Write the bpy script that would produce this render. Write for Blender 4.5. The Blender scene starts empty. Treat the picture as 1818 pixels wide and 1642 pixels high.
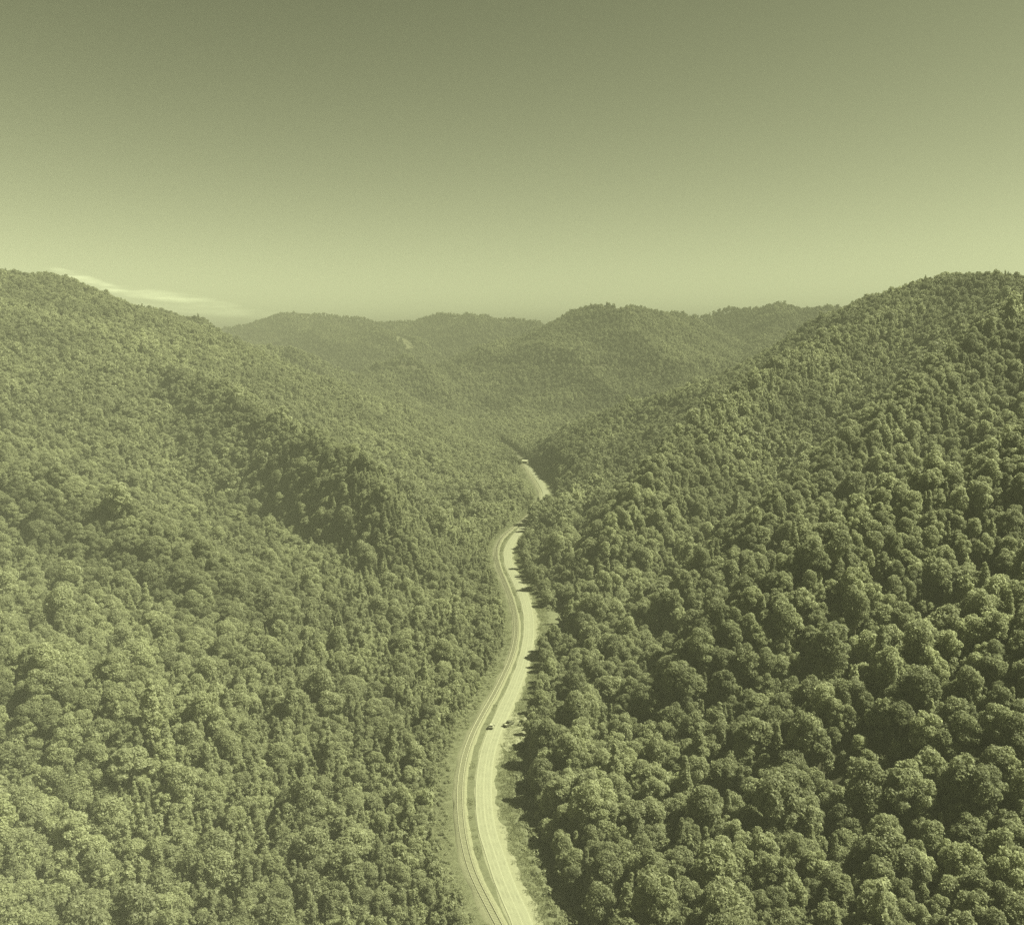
import bpy, bmesh, math, random
import numpy as np
from mathutils import Vector, Matrix

random.seed(7)
RNG = np.random.default_rng(11)
scene = bpy.context.scene
COL = scene.collection

# ------------------------------------------------------------------ camera, sky, sun, exposure
CAM_H = 130.0
cam_data = bpy.data.cameras.new("camera")
cam_data.sensor_fit = 'HORIZONTAL'; cam_data.sensor_width = 36.0; cam_data.lens = 32.6
cam_data.clip_start = 1.0; cam_data.clip_end = 12000.0
cam = bpy.data.objects.new("camera", cam_data)
COL.objects.link(cam)
cam.location = (0.0, 0.0, CAM_H)
cam.rotation_euler = (math.radians(90 - 7.0), 0.0, 0.0)
scene.camera = cam

SUN_AZ = math.radians(86.0)      # clockwise from straight ahead
SUN_EL = math.radians(52.0)
sun_data = bpy.data.lights.new("sun", 'SUN')
sun_data.energy = 5.0; sun_data.angle = math.radians(0.5); sun_data.color = (0.98, 1.0, 0.64)
sun = bpy.data.objects.new("sun", sun_data)
COL.objects.link(sun)
SUN_DIR = Vector((math.sin(SUN_AZ) * math.cos(SUN_EL), math.cos(SUN_AZ) * math.cos(SUN_EL), math.sin(SUN_EL)))
sun.rotation_euler = SUN_DIR.to_track_quat('Z', 'Y').to_euler()
sun.location = (300, 200, 600)

world = bpy.data.worlds.new("World"); scene.world = world; world.use_nodes = True
nt = world.node_tree; nt.nodes.clear()
def wn(t, **kw):
    n = nt.nodes.new(t)
    for k, v in kw.items(): setattr(n, k, v)
    return n
def wmath(op, a, b=None, c=None, clamp=False):
    n = wn('ShaderNodeMath', operation=op, use_clamp=clamp)
    for i, v in enumerate((a, b, c)):
        if v is None: continue
        if isinstance(v, (int, float)): n.inputs[i].default_value = v
        else: nt.links.new(v, n.inputs[i])
    return n.outputs[0]
sky = wn('ShaderNodeTexSky', sky_type='NISHITA', sun_disc=False, sun_elevation=SUN_EL, sun_rotation=SUN_AZ,
         air_density=1.0, dust_density=1.6, ozone_density=1.0, altitude=2200.0)
bw = wn('ShaderNodeSeparateColor'); nt.links.new(sky.outputs[0], bw.inputs[0])     # one record of the sky, toned below
tc = wn('ShaderNodeTexCoord'); sep = wn('ShaderNodeSeparateXYZ')
nt.links.new(tc.outputs['Generated'], sep.inputs[0])
az = wmath('ARCTAN2', sep.outputs[0], sep.outputs[1]); el = wmath('ARCSINE', sep.outputs[2])
# thin cirrus low over the left ridge
cm = wn('ShaderNodeCombineXYZ')
nt.links.new(wmath('MULTIPLY', az, 22.0), cm.inputs[0]); nt.links.new(wmath('MULTIPLY', el, 210.0), cm.inputs[1])
cn = wn('ShaderNodeTexNoise'); cn.inputs['Scale'].default_value = 1.0; cn.inputs['Detail'].default_value = 5.0
nt.links.new(cm.outputs[0], cn.inputs['Vector'])
def streak(a0, e0, la, le, tilt):
    da = wmath('SUBTRACT', az, a0); de = wmath('SUBTRACT', wmath('SUBTRACT', el, e0), wmath('MULTIPLY', da, tilt))
    q = wmath('ADD', wmath('POWER', wmath('ABSOLUTE', wmath('DIVIDE', da, la)), 2.0), wmath('POWER', wmath('ABSOLUTE', wmath('DIVIDE', de, le)), 2.0))
    return wmath('SUBTRACT', 1.0, q, clamp=True)
st = wmath('ADD', streak(-0.350, 0.0510, 0.075, 0.0065, -0.13), wmath('MULTIPLY', streak(-0.30, 0.037, 0.10, 0.0055, -0.06), 0.6))
st = wmath('ADD', st, streak(-0.418, 0.0635, 0.042, 0.0055, -0.33))
st = wmath('MULTIPLY', st, wmath('MULTIPLY_ADD', cn.outputs[0], 2.8, -0.85, clamp=True), clamp=True)
tint = wn('ShaderNodeVectorMath', operation='SCALE'); tint.inputs[0].default_value = (0.80, 0.865, 0.475)
CLOUD_GAIN = 0.75; SKY_CONTRAST = 1.36
nt.links.new(wmath('MULTIPLY', wmath('POWER', bw.outputs[0], SKY_CONTRAST), wmath('MULTIPLY_ADD', st, CLOUD_GAIN, 1.0)), tint.inputs['Scale'])
bg = wn('ShaderNodeBackground'); bg.inputs['Strength'].default_value = 0.05
nt.links.new(tint.outputs[0], bg.inputs['Color'])
wo = wn('ShaderNodeOutputWorld'); nt.links.new(bg.outputs[0], wo.inputs['Surface'])

scene.view_settings.view_transform = 'Standard'; scene.view_settings.look = 'None'
scene.view_settings.gamma = 1.0; scene.view_settings.use_curve_mapping = False
scene.view_settings.exposure = 1.76
scene.render.engine = 'CYCLES'
scene.cycles.max_bounces = 6; scene.cycles.diffuse_bounces = 4; scene.cycles.transmission_bounces = 3
scene.cycles.use_denoising = False

# ------------------------------------------------------------------ helpers
def link(o, parent=None):
    COL.objects.link(o)
    if parent is not None: o.parent = parent
    return o
def mesh_obj(name, verts, faces, mat, parent=None, smooth=False):
    me = bpy.data.meshes.new(name)
    me.from_pydata([tuple(v) for v in verts], [], [tuple(f) for f in faces])
    for m in (mat if isinstance(mat, (list, tuple)) else [mat]): me.materials.append(m)
    if smooth: me.polygons.foreach_set('use_smooth', [True] * len(me.polygons))
    me.update()
    return link(bpy.data.objects.new(name, me), parent)
def fast_mesh(name, verts, tris, mats, mat_idx=None, smooth=False):
    verts = np.asarray(verts, np.float32); tris = np.asarray(tris, np.int32); n = tris.shape[1]
    me = bpy.data.meshes.new(name)
    me.vertices.add(len(verts)); me.vertices.foreach_set('co', verts.ravel())
    me.loops.add(tris.size); me.loops.foreach_set('vertex_index', tris.ravel())
    me.polygons.add(len(tris))
    me.polygons.foreach_set('loop_start', np.arange(0, tris.size, n, dtype=np.int32))
    for m in mats: me.materials.append(m)
    if mat_idx is not None: me.polygons.foreach_set('material_index', np.asarray(mat_idx, np.int32))
    me.polygons.foreach_set('use_smooth', np.full(len(tris), smooth))
    me.update(calc_edges=True)
    return me
def tag(o, label=None, cat=None, group=None, kind=None):
    for k, v in (('label', label), ('category', cat), ('group', group), ('kind', kind)):
        if v: o[k] = v
    return o

# ------------------------------------------------------------------ materials
def new_mat(name):
    m = bpy.data.materials.new(name); m.use_nodes = True
    t = m.node_tree; t.nodes.clear()
    return m, t
def simple_mat(name, col, rough=0.8, noise=0.0, scale=5.0, spec=0.3, metal=0.0, bump=0.0):
    m, t = new_mat(name)
    out = t.nodes.new('ShaderNodeOutputMaterial'); p = t.nodes.new('ShaderNodeBsdfPrincipled')
    p.inputs['Roughness'].default_value = rough; p.inputs['Specular IOR Level'].default_value = spec
    p.inputs['Metallic'].default_value = metal
    t.links.new(p.outputs[0], out.inputs[0])
    if noise:
        g = t.nodes.new('ShaderNodeNewGeometry'); n = t.nodes.new('ShaderNodeTexNoise')
        n.inputs['Scale'].default_value = scale; n.inputs['Detail'].default_value = 6.0
        n.inputs['Roughness'].default_value = 0.65
        t.links.new(g.outputs['Position'], n.inputs['Vector'])
        r = t.nodes.new('ShaderNodeMapRange'); r.inputs['From Min'].default_value = 0.3; r.inputs['From Max'].default_value = 0.7
        r.inputs['To Min'].default_value = 1 - noise; r.inputs['To Max'].default_value = 1 + noise
        t.links.new(n.outputs[0], r.inputs['Value'])
        s = t.nodes.new('ShaderNodeVectorMath'); s.operation = 'SCALE'; s.inputs[0].default_value = col
        t.links.new(r.outputs[0], s.inputs['Scale']); t.links.new(s.outputs[0], p.inputs['Base Color'])
        if bump:
            b = t.nodes.new('ShaderNodeBump'); b.inputs['Strength'].default_value = bump
            t.links.new(n.outputs[0], b.inputs['Height']); t.links.new(b.outputs[0], p.inputs['Normal'])
    else:
        p.inputs['Base Color'].default_value = (*col, 1)
    return m
def leaf_mat(name, col, trans=0.5):
    """foliage: every leaf clump and every tree differs a little in colour; wide drifts of tone over the hills"""
    m, t = new_mat(name)
    N = t.nodes.new; L = t.links.new
    out = N('ShaderNodeOutputMaterial'); geo = N('ShaderNodeNewGeometry'); oi = N('ShaderNodeObjectInfo')
    def mr(src, lo, hi, a=0.0, b=1.0):
        r = N('ShaderNodeMapRange'); r.inputs['From Min'].default_value = a; r.inputs['From Max'].default_value = b
        r.inputs['To Min'].default_value = lo; r.inputs['To Max'].default_value = hi
        L(src, r.inputs['Value']); return r.outputs[0]
    def mul(a, b):
        x = N('ShaderNodeMath'); x.operation = 'MULTIPLY'; L(a, x.inputs[0]); L(b, x.inputs[1]); return x.outputs[0]
    big = N('ShaderNodeTexNoise'); big.inputs['Scale'].default_value = 0.011; big.inputs['Detail'].default_value = 3.0
    L(oi.outputs['Location'], big.inputs['Vector'])
    v = mul(mul(mr(oi.outputs['Random'], 0.80, 1.20), mr(geo.outputs['Random Per Island'], 0.76, 1.24)), mr(big.outputs[0], 0.84, 1.16, 0.35, 0.65))
    s = N('ShaderNodeVectorMath'); s.operation = 'SCALE'; s.inputs[0].default_value = col
    L(v, s.inputs['Scale'])
    p = N('ShaderNodeBsdfPrincipled'); p.inputs['Roughness'].default_value = 0.55; p.inputs['Specular IOR Level'].default_value = 0.25
    L(s.outputs[0], p.inputs['Base Color'])
    s2 = N('ShaderNodeVectorMath'); s2.operation = 'SCALE'; s2.inputs['Scale'].default_value = 1.9; L(s.outputs[0], s2.inputs[0])
    tr = N('ShaderNodeBsdfTranslucent'); L(s2.outputs[0], tr.inputs['Color'])
    mx = N('ShaderNodeMixShader'); mx.inputs[0].default_value = trans
    L(p.outputs[0], mx.inputs[1]); L(tr.outputs[0], mx.inputs[2]); L(mx.outputs[0], out.inputs[0])
    return m
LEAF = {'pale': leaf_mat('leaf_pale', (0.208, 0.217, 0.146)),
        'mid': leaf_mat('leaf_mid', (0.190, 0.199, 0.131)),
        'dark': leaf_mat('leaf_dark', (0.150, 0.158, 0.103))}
SCRUB = leaf_mat('scrub_leaf', (0.190, 0.198, 0.128), 0.25)
BARK = simple_mat('bark', (0.16, 0.15, 0.11), 0.9, 0.3, 3.0)
FLOOR = simple_mat('forest_floor', (0.060, 0.060, 0.040), 0.95, 0.35, 0.25, 0.1)
GRASS = simple_mat('verge_grass', (0.096, 0.100, 0.066), 0.95, 0.22, 0.7, 0.1)
ASPHALT = simple_mat('pale_asphalt', (0.192, 0.194, 0.143), 0.85, 0.11, 0.45, 0.3)
SHOULDER = simple_mat('gravel_shoulder', (0.182, 0.183, 0.133), 0.95, 0.16, 1.6, 0.1, bump=0.3)
BALLAST = simple_mat('rail_ballast', (0.158, 0.158, 0.112), 0.95, 0.22, 2.2, 0.1, bump=0.4)
PAINT = simple_mat('road_paint', (0.235, 0.236, 0.176), 0.7, 0.12, 2.0)

# ------------------------------------------------------------------ the valley's plan: road, rail line, ridges
ROAD_PTS = [(3.8, 188.3), (2.7, 195.9), (0.4, 203.8), (-2.4, 214.3), (-3.7, 221.9), (-5.2, 230.0), (-6.7, 235.7), (-8.0, 248.0), (-8.5, 261.5), (-8.6, 274.1), (-7.9, 287.5), (-6.3, 302.2), (-3.4, 319.0), (-0.2, 337.0), (2.7, 357.0), (4.9, 373.8), (6.6, 392.1), (8.3, 416.5), (8.3, 444.1), (6.8, 475.4), (2.5, 511.2), (-1.3, 538.2), (-3.5, 568.0), (-2.6, 601.3), (1.2, 628.8), (5.2, 652.7), (13.2, 692.0), (23.5, 749.5), (30.6, 801.5), (31.0, 840.3), (28.0, 894.2), (23.8, 946.8), (19.1, 1005.8), (13.7, 1067.0), (4.2, 1142.3), (-8.2, 1214.6), (-18.7, 1273.2)]
RAIL_PTS = [(-0.5, 188.3), (-3.2, 195.9), (-5.7, 203.8), (-8.2, 210.5), (-10.3, 218.1), (-11.6, 224.3), (-13.5, 235.7), (-14.8, 248.0), (-15.6, 261.5), (-15.7, 274.1), (-15.0, 287.5), (-13.4, 302.2), (-10.3, 319.0), (-6.6, 337.0), (-3.4, 357.0), (-0.9, 373.8), (1.2, 392.1), (2.3, 416.5), (1.7, 444.1), (-0.6, 475.4), (-4.8, 511.2), (-8.0, 538.2), (-10.6, 568.0), (-10.4, 601.3), (-8.2, 628.8), (-1.2, 659.0), (7.6, 687.4), (17.7, 736.3), (24.7, 786.4), (26.3, 823.7), (23.1, 875.5), (19.4, 930.0), (15.3, 996.2), (9.7, 1061.7), (0.0, 1136.1), (-12.5, 1207.7), (-23.2, 1265.6)]
def spline(pts, step=2.0):
    p = np.array(pts, float)
    p = np.vstack([p[0] + (p[0] - p[1]) * 6, p, p[-1] * 2 - p[-2]])
    # smooth the measured points a little, then Catmull-Rom
    q = p.copy(); q[1:-1] = 0.25 * p[:-2] + 0.5 * p[1:-1] + 0.25 * p[2:]
    out = []
    for i in range(1, len(q) - 2):
        n = max(2, int(np.linalg.norm(q[i + 1] - q[i]) / step))
        t = np.arange(n)[:, None] / n
        a, b, c, d = q[i - 1], q[i], q[i + 1], q[i + 2]
        out.append(0.5 * (2 * b + (c - a) * t + (2 * a - 5 * b + 4 * c - d) * t ** 2 + (3 * b - a - 3 * c + d) * t ** 3))
    first = np.linspace(q[0], q[1], 20, endpoint=False)
    return np.vstack([first] + out)
ROAD = spline(ROAD_PTS); RAIL = spline(RAIL_PTS)
ROAD_Z = 0.45

RIDGES = [  # (steepness, crest rounding, [(x, y, z) ...])
    (0.42, 14, [(-640, -100, 150), (-650, 500, 175), (-620, 850, 215), (-552, 1019, 208), (-526, 1039, 205), (-516, 1108, 190), (-513, 1208, 176), (-492, 1347, 160), (-482, 1516, 143), (-435, 1574, 128), (-350, 1531, 109), (-274, 1468, 88), (-169, 1332, 46), (-121, 1249, 27), (-77, 1166, 8), (-39, 1094, -2)]),
    (0.62, 9, [(-516, 1108, 192), (-414, 970, 142), (-303, 822, 98), (-195, 696, 72)]),
    (1.5, 8, [(-303, 822, 97), (-195, 696, 78), (-126, 610, 69), (-90, 552, 57), (-64, 500, 28)]),
    (0.72, 9, [(-612, 809, 150), (-386, 600, 88), (-271, 486, 62), (-217, 464, 50), (-178, 438, 40), (-144, 417, 29), (-112, 392, 13)]),
    (0.85, 8, [(-560, 1240, 176), (-430, 1120, 150), (-330, 1010, 112), (-230, 900, 72), (-150, 800, 42), (-90, 720, 20), (-55, 660, 4)]),
    (0.85, 8, [(-520, 1300, 168), (-380, 1230, 136), (-270, 1130, 98), (-180, 1030, 60), (-110, 940, 30), (-60, 870, 6)]),
    (0.62, 9, [(-380, 380, 62), (-242, 322, 42), (-152, 265, 31), (-125, 260, 26), (-99, 247, 18), (-72, 236, 4)]),
    (0.35, 10, [(-260, 180, 34), (-130, 160, 14), (-70, 165, 1)]),
    (0.46, 14, [(585, -100, 205), (560, 400, 205), (520, 850, 184), (500, 925, 187), (481, 1017, 207), (467, 1097, 189), (447, 1146, 176), (431, 1214, 158), (379, 1230, 125), (314, 1207, 100), (225, 1124, 79), (154, 1052, 64), (104, 948, 43), (82, 845, 18), (66, 732, 3)]),
    (1.15, 9, [(470, 960, 192), (423, 951, 175), (305, 855, 143), (184, 719, 99), (106, 595, 60), (56, 492, 20)]),
    (1.15, 9, [(450, 740, 170), (340, 650, 143), (230, 550, 99), (150, 465, 62), (82, 402, 20)]),
    (1.15, 9, [(400, 520, 160), (330, 470, 134), (215, 386, 90), (155, 364, 65), (101, 332, 42), (56, 301, 13)]),
    (0.75, 9, [(320, 330, 108), (230, 296, 76), (160, 272, 46), (105, 262, 24), (64, 260, 5)]),
    (0.45, 25, [(-1500, 3100, 200), (-964, 3031, 185), (-745, 3034, 211), (-498, 3084, 209), (-281, 3135, 214), (-16, 3036, 222), (134, 2932, 197), (300, 2900, 190)]),
    (0.50, 25, [(-745, 3034, 211), (-457, 2623, 162), (-325, 2530, 162), (-250, 2400, 118)]),
    (0.50, 20, [(99, 2173, 172), (-11, 1997, 132), (-123, 1863, 105), (-222, 1760, 93), (-280, 1657, 70)]),
    (0.45, 18, [(102, 2224, 177), (138, 2076, 200), (171, 2026, 204), (206, 2006, 202), (289, 2177, 204), (407, 2328, 202), (488, 2528, 192)]),
    (0.60, 12, [(206, 2006, 202), (230, 1901, 168), (261, 1796, 135), (292, 1660, 96), (308, 1537, 70), (298, 1423, 45)]),
    (0.55, 14, [(138, 2076, 198), (70, 1880, 118), (20, 1720, 62), (0, 1600, 20)]),
    (0.45, 25, [(488, 2700, 198), (641, 2733, 218), (774, 2685, 229), (870, 2634, 226), (950, 2560, 216), (1010, 2450, 204), (1200, 2220, 190)]),
    (0.50, 20, [(774, 2685, 236), (603, 2220, 140), (473, 1861, 85)]),
    (0.50, 16, [(600, 1480, 185), (539, 1518, 170), (484, 1514, 141), (423, 1492, 118), (366, 1438, 88), (320, 1390, 50)]),
    (0.55, 14, [(330, 1210, 104), (300, 1330, 60), (260, 1400, 30)]),
]
def hash2(ix, iy, seed):
    h = (ix.astype(np.int64) * 374761393 + iy.astype(np.int64) * 668265263 + seed * 974634777) & 0x7fffffff
    h = ((h ^ (h >> 13)) * 1274126177) & 0x7fffffff
    return ((h ^ (h >> 16)) & 0xffff) / 65535.0
def vnoise(x, y, s, seed):
    x = x / s; y = y / s; ix = np.floor(x); iy = np.floor(y); fx = x - ix; fy = y - iy
    fx = fx * fx * (3 - 2 * fx); fy = fy * fy * (3 - 2 * fy)
    a = hash2(ix, iy, seed); b = hash2(ix + 1, iy, seed); c = hash2(ix, iy + 1, seed); d = hash2(ix + 1, iy + 1, seed)
    return (a + (b - a) * fx) * (1 - fy) + (c + (d - c) * fx) * fy - 0.5
def poly_dist(x, y, line, chunk=4000):
    """distance to a polyline and signed side (+ = right of travel)"""
    out = np.full(x.shape, 1e9); side = np.zeros(x.shape)
    l = line[::3]
    for i in range(len(l) - 1):
        a = l[i]; d = l[i + 1] - a; L2 = d @ d
        t = np.clip(((x - a[0]) * d[0] + (y - a[1]) * d[1]) / L2, 0, 1)
        ex = x - a[0] - t * d[0]; ey = y - a[1] - t * d[1]
        q = np.hypot(ex, ey); m = q < out
        out = np.where(m, q, out); side = np.where(m, np.sign(ex * d[1] - ey * d[0]), side)
    return out, side
BENCH_Z = 92.0
def height(x, y):
    x = np.asarray(x, float); y = np.asarray(y, float)
    base = np.maximum(0, 0.13 * (-42 - x) - 0.2 * np.maximum(0, y - 620))
    base = np.minimum(base, 70)
    floor = 0.028 * np.maximum(0, y - 1250)
    h = np.maximum(base, floor)
    k = 9.0
    for s, r, pts in RIDGES:
        rd = np.full(x.shape, -1e9)
        for a, b in zip(pts[:-1], pts[1:]):
            dx, dy = b[0] - a[0], b[1] - a[1]; L2 = dx * dx + dy * dy
            t = np.clip(((x - a[0]) * dx + (y - a[1]) * dy) / L2, 0, 1)
            d = np.hypot(x - a[0] - t * dx, y - a[1] - t * dy)
            rd = np.maximum(rd, a[2] + t * (b[2] - a[2]) - s * (np.sqrt(d * d + r * r) - r))
        m = np.maximum(h, rd)                                   # smooth maximum
        h = m + k * 0.25 * np.maximum(0, 1 - np.abs(h - rd) / k) ** 2
    amp = np.clip(h / 60, 0, 1)
    big = np.clip((y - 300) / 900, 0.45, 1.3)
    rg = 0.55 - np.abs(vnoise(x * 0.8 + 0.35 * y + 900, y * 0.55 - 0.2 * x, 120, 9)) * 4          # crisp side spurs and hollows
    h = h + amp * big * (13 * rg + 14 * vnoise(x + 31, y * 0.8, 95, 1) + 10 * vnoise(x, y, 190, 7) + 9 * vnoise(x, y, 42, 2) + 4 * vnoise(x, y, 19, 3))
    # a mined bench cut round the middle hill
    onc = (x > -260) & (x < 330) & (y > 1500) & (y < 2200)
    dz = h - BENCH_Z
    ad = np.abs(dz)
    h = np.where(onc, BENCH_Z + np.sign(dz) * np.where(ad < 5, ad * 0.3, np.where(ad < 12, 1.5 + (ad - 5) * 1.5, ad)), h)
    return h
def ground(x, y):
    """natural ground, levelled along the road and the rail line"""
    x = np.asarray(x, float); y = np.asarray(y, float)
    h = height(x, y)
    near = (np.abs(x) < 120) & (y < 1400)
    if near.any():
        xs, ys = x[near], y[near]
        dr, sr = poly_dist(xs, ys, ROAD); dl, sl = poly_dist(xs, ys, RAIL)
        d = np.minimum(dr, dl)
        w = np.clip((d - 7) / 22, 0, 1); w = w * w * (3 - 2 * w)
        hh = h[near] * w
        ditch = np.where((sr > 0) & (ys < 720), np.exp(-((dr - 17) / 6.5) ** 2) * 3.0, 0)
        h = h.copy(); h[near] = hh - ditch
    return h

# ------------------------------------------------------------------ terrain sheet
def axis(stops):
    out = []
    for (a, b, s) in stops: out.append(np.arange(a, b, s))
    return np.concatenate(out + [[stops[-1][1]]])
gx = axis([(-4200, -1800, 240), (-1800, -600, 30), (-600, -60, 9), (-60, 70, 3.25), (70, 600, 9), (600, 1900, 30), (1900, 4300, 240)])
gy = axis([(-900, -60, 60), (-60, 700, 5), (700, 1500, 9), (1500, 3300, 20), (3300, 9000, 380)])
X, Y = np.meshgrid(gx, gy)
Z = ground(X.ravel(), Y.ravel())
nx, ny = len(gx), len(gy)
idx = np.arange(nx * ny).reshape(ny, nx)
quads = np.stack([idx[:-1, :-1], idx[:-1, 1:], idx[1:, 1:], idx[1:, :-1]], -1).reshape(-1, 4)
terr = link(bpy.data.objects.new('terrain', fast_mesh('terrain', np.stack([X.ravel(), Y.ravel(), Z], 1), quads, [FLOOR], smooth=True)))
tag(terr, kind='structure')

# ------------------------------------------------------------------ ribbons along the valley
def frames(line):
    t = np.gradient(line, axis=0); t /= np.linalg.norm(t, axis=1)[:, None]
    return np.stack([t[:, 1], -t[:, 0]], 1)       # to the right of travel
def ribbon(name, line, offs, zs, mat, jitter=(0, 0), kind='structure', i0=0, i1=None, parent=None, smooth=True):
    l = line[i0:i1]; r = frames(line)[i0:i1]; n = len(l); m = len(offs); V = []
    s = np.arange(n)
    for j, (o, z) in enumerate(zip(offs, zs)):
        oj = np.full(n, float(o))
        if j == 0 and jitter[0]: oj += jitter[0] * (vnoise(s * 2.0, s * 0.0, 9, 21) + vnoise(s * 2.0, s * 0.0, 3.5, 22)) * 1.4
        if j == m - 1 and jitter[1]: oj += jitter[1] * (vnoise(s * 2.0, s * 0.0, 8, 23) + vnoise(s * 2.0, s * 0.0, 3.1, 24)) * 1.4
        p = l + r * oj[:, None]
        V.append(np.column_stack([p, np.full(n, z)]))
    V = np.stack(V, 1).reshape(-1, 3); q = np.arange(n * m).reshape(n, m)
    F = np.stack([q[:-1, :-1], q[:-1, 1:], q[1:, 1:], q[1:, :-1]], -1).reshape(-1, 4)
    o = link(bpy.data.objects.new(name, fast_mesh(name, V, F, [mat], smooth=smooth)), parent)
    if kind: tag(o, kind=kind)
    return o
ribbon('grass_verge', ROAD, [-17, -9, -4, 0, 4, 6.5, 9.5], [0.10, 0.22, 0.26, 0.26, 0.26, 0.18, -0.25], GRASS, (2.5, 1.6))
ribbon('road_shoulder', ROAD, [-2.85, -2.5, 2.7, 3.9], [0.28, 0.36, 0.36, 0.28], SHOULDER, (0.3, 1.7))
ribbon('road', ROAD, [-2.45, -2.40, 0, 2.40, 2.45], [0.36, 0.45, 0.49, 0.45, 0.36], ASPHALT, smooth=False)
ribbon('edge_line', ROAD, [-2.28, -2.10], [0.459, 0.462], PAINT)
ribbon('edge_line', ROAD, [2.10, 2.28], [0.462, 0.459], PAINT)
ribbon('centre_line', ROAD, [-0.09, 0.09], [0.4955, 0.4955], PAINT)
TYRE = simple_mat('worn_wheel_path', (0.179, 0.181, 0.133), 0.85, 0.15, 0.35)
for o_ in (-1.55, -0.55, 0.55, 1.55): ribbon('wheel_path', ROAD, [o_ - 0.22, o_ + 0.22], [0.4965 - 0.0167 * abs(o_ - 0.22), 0.4965 - 0.0167 * abs(o_ + 0.22)], TYRE, (0.12, 0.12))
ribbon('ballast', RAIL, [-2.25, -1.55, 1.55, 2.2], [0.2, 0.62, 0.62, 0.2], BALLAST, (0.4, 0.3))

# grassy flat between the road and the creek bank
def pad():
    V = []; ys = np.arange(398, 452, 3.0)
    for j, y in enumerate(ys):
        i = np.argmin(np.abs(ROAD[:, 1] - y)); x0 = ROAD[i, 0] + 4.5
        w = 10.5 + 2.0 * float(vnoise(np.array([y]), np.array([0.0]), 8, 5)[0])
        if j in (0, len(ys) - 1): w *= 0.7
        V += [(x0, y, 0.275), (x0 + w * 0.5, y, 0.29), (x0 + w, y, 0.25), (x0 + w + 1.2, y, -2.2)]
    F = [(4 * j + k, 4 * j + k + 1, 4 * j + k + 5, 4 * j + k + 4) for j in range(len(ys) - 1) for k in range(3)]
    tag(mesh_obj('grass_field', V, F, GRASS, smooth=True), kind='structure')
pad()

# rail track: two rails on sleepers
STEEL = simple_mat('worn_rail_steel', (0.30, 0.295, 0.22), 0.55, 0.2, 1.5, 0.5)
TIE = simple_mat('weathered_sleeper_wood', (0.165, 0.163, 0.118), 0.95, 0.3, 3.0)
track = bpy.data.objects.new('railway_track', None); COL.objects.link(track)
track.location = (RAIL[150, 0], RAIL[150, 1], 0.6)
tag(track, 'single railway track on pale stone ballast running left of the road', 'railway track', kind='thing')
T0 = track.location
def rail_mesh(off):
    l = RAIL - np.array([T0.x, T0.y]); r = frames(RAIL); V = []
    prof = [(-0.07, 0.10), (-0.02, 0.13), (-0.035, 0.24), (0.035, 0.24), (0.02, 0.13), (0.07, 0.10)]
    for o, z in prof: V.append(np.column_stack([l + r * (off + o), np.full(len(l), z)]))
    V = np.stack(V, 1).reshape(-1, 3); m = len(prof); q = np.arange(len(V)).reshape(-1, m)
    F = np.stack([q[:-1, :-1], q[:-1, 1:], q[1:, 1:], q[1:, :-1]], -1).reshape(-1, 4)
    return fast_mesh('rail', V, F, [STEEL])
for off in (-0.75, 0.75): link(bpy.data.objects.new('rail', rail_mesh(off)), track)
def sleepers():
    seg = np.r_[0, np.cumsum(np.linalg.norm(np.diff(RAIL, axis=0), axis=1))]
    d = np.arange(0, min(seg[-1], 620), 0.62)
    px = np.interp(d, seg, RAIL[:, 0]); py = np.interp(d, seg, RAIL[:, 1]); r = frames(RAIL)
    rx = np.interp(d, seg, r[:, 0]); ry = np.interp(d, seg, r[:, 1]); V = []; F = []
    for a, b, c, e in zip(px - T0.x, py - T0.y, rx, ry):
        L = 1.28 + random.uniform(-0.05, 0.05); n = len(V)
        for z in (-0.05, 0.10):
            for u, v in ((-L, -0.12), (L, -0.12), (L, 0.12), (-L, 0.12)):
                V.append((a + c * u - e * v, b + e * u + c * v, z))
        F += [(n + 4, n + 5, n + 6, n + 7), (n, n + 1, n + 5, n + 4), (n + 1, n + 2, n + 6, n + 5), (n + 2, n + 3, n + 7, n + 6), (n + 3, n, n + 4, n + 7)]
    tag(mesh_obj('sleepers', V, F, TIE, track), kind='stuff')
sleepers()

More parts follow.
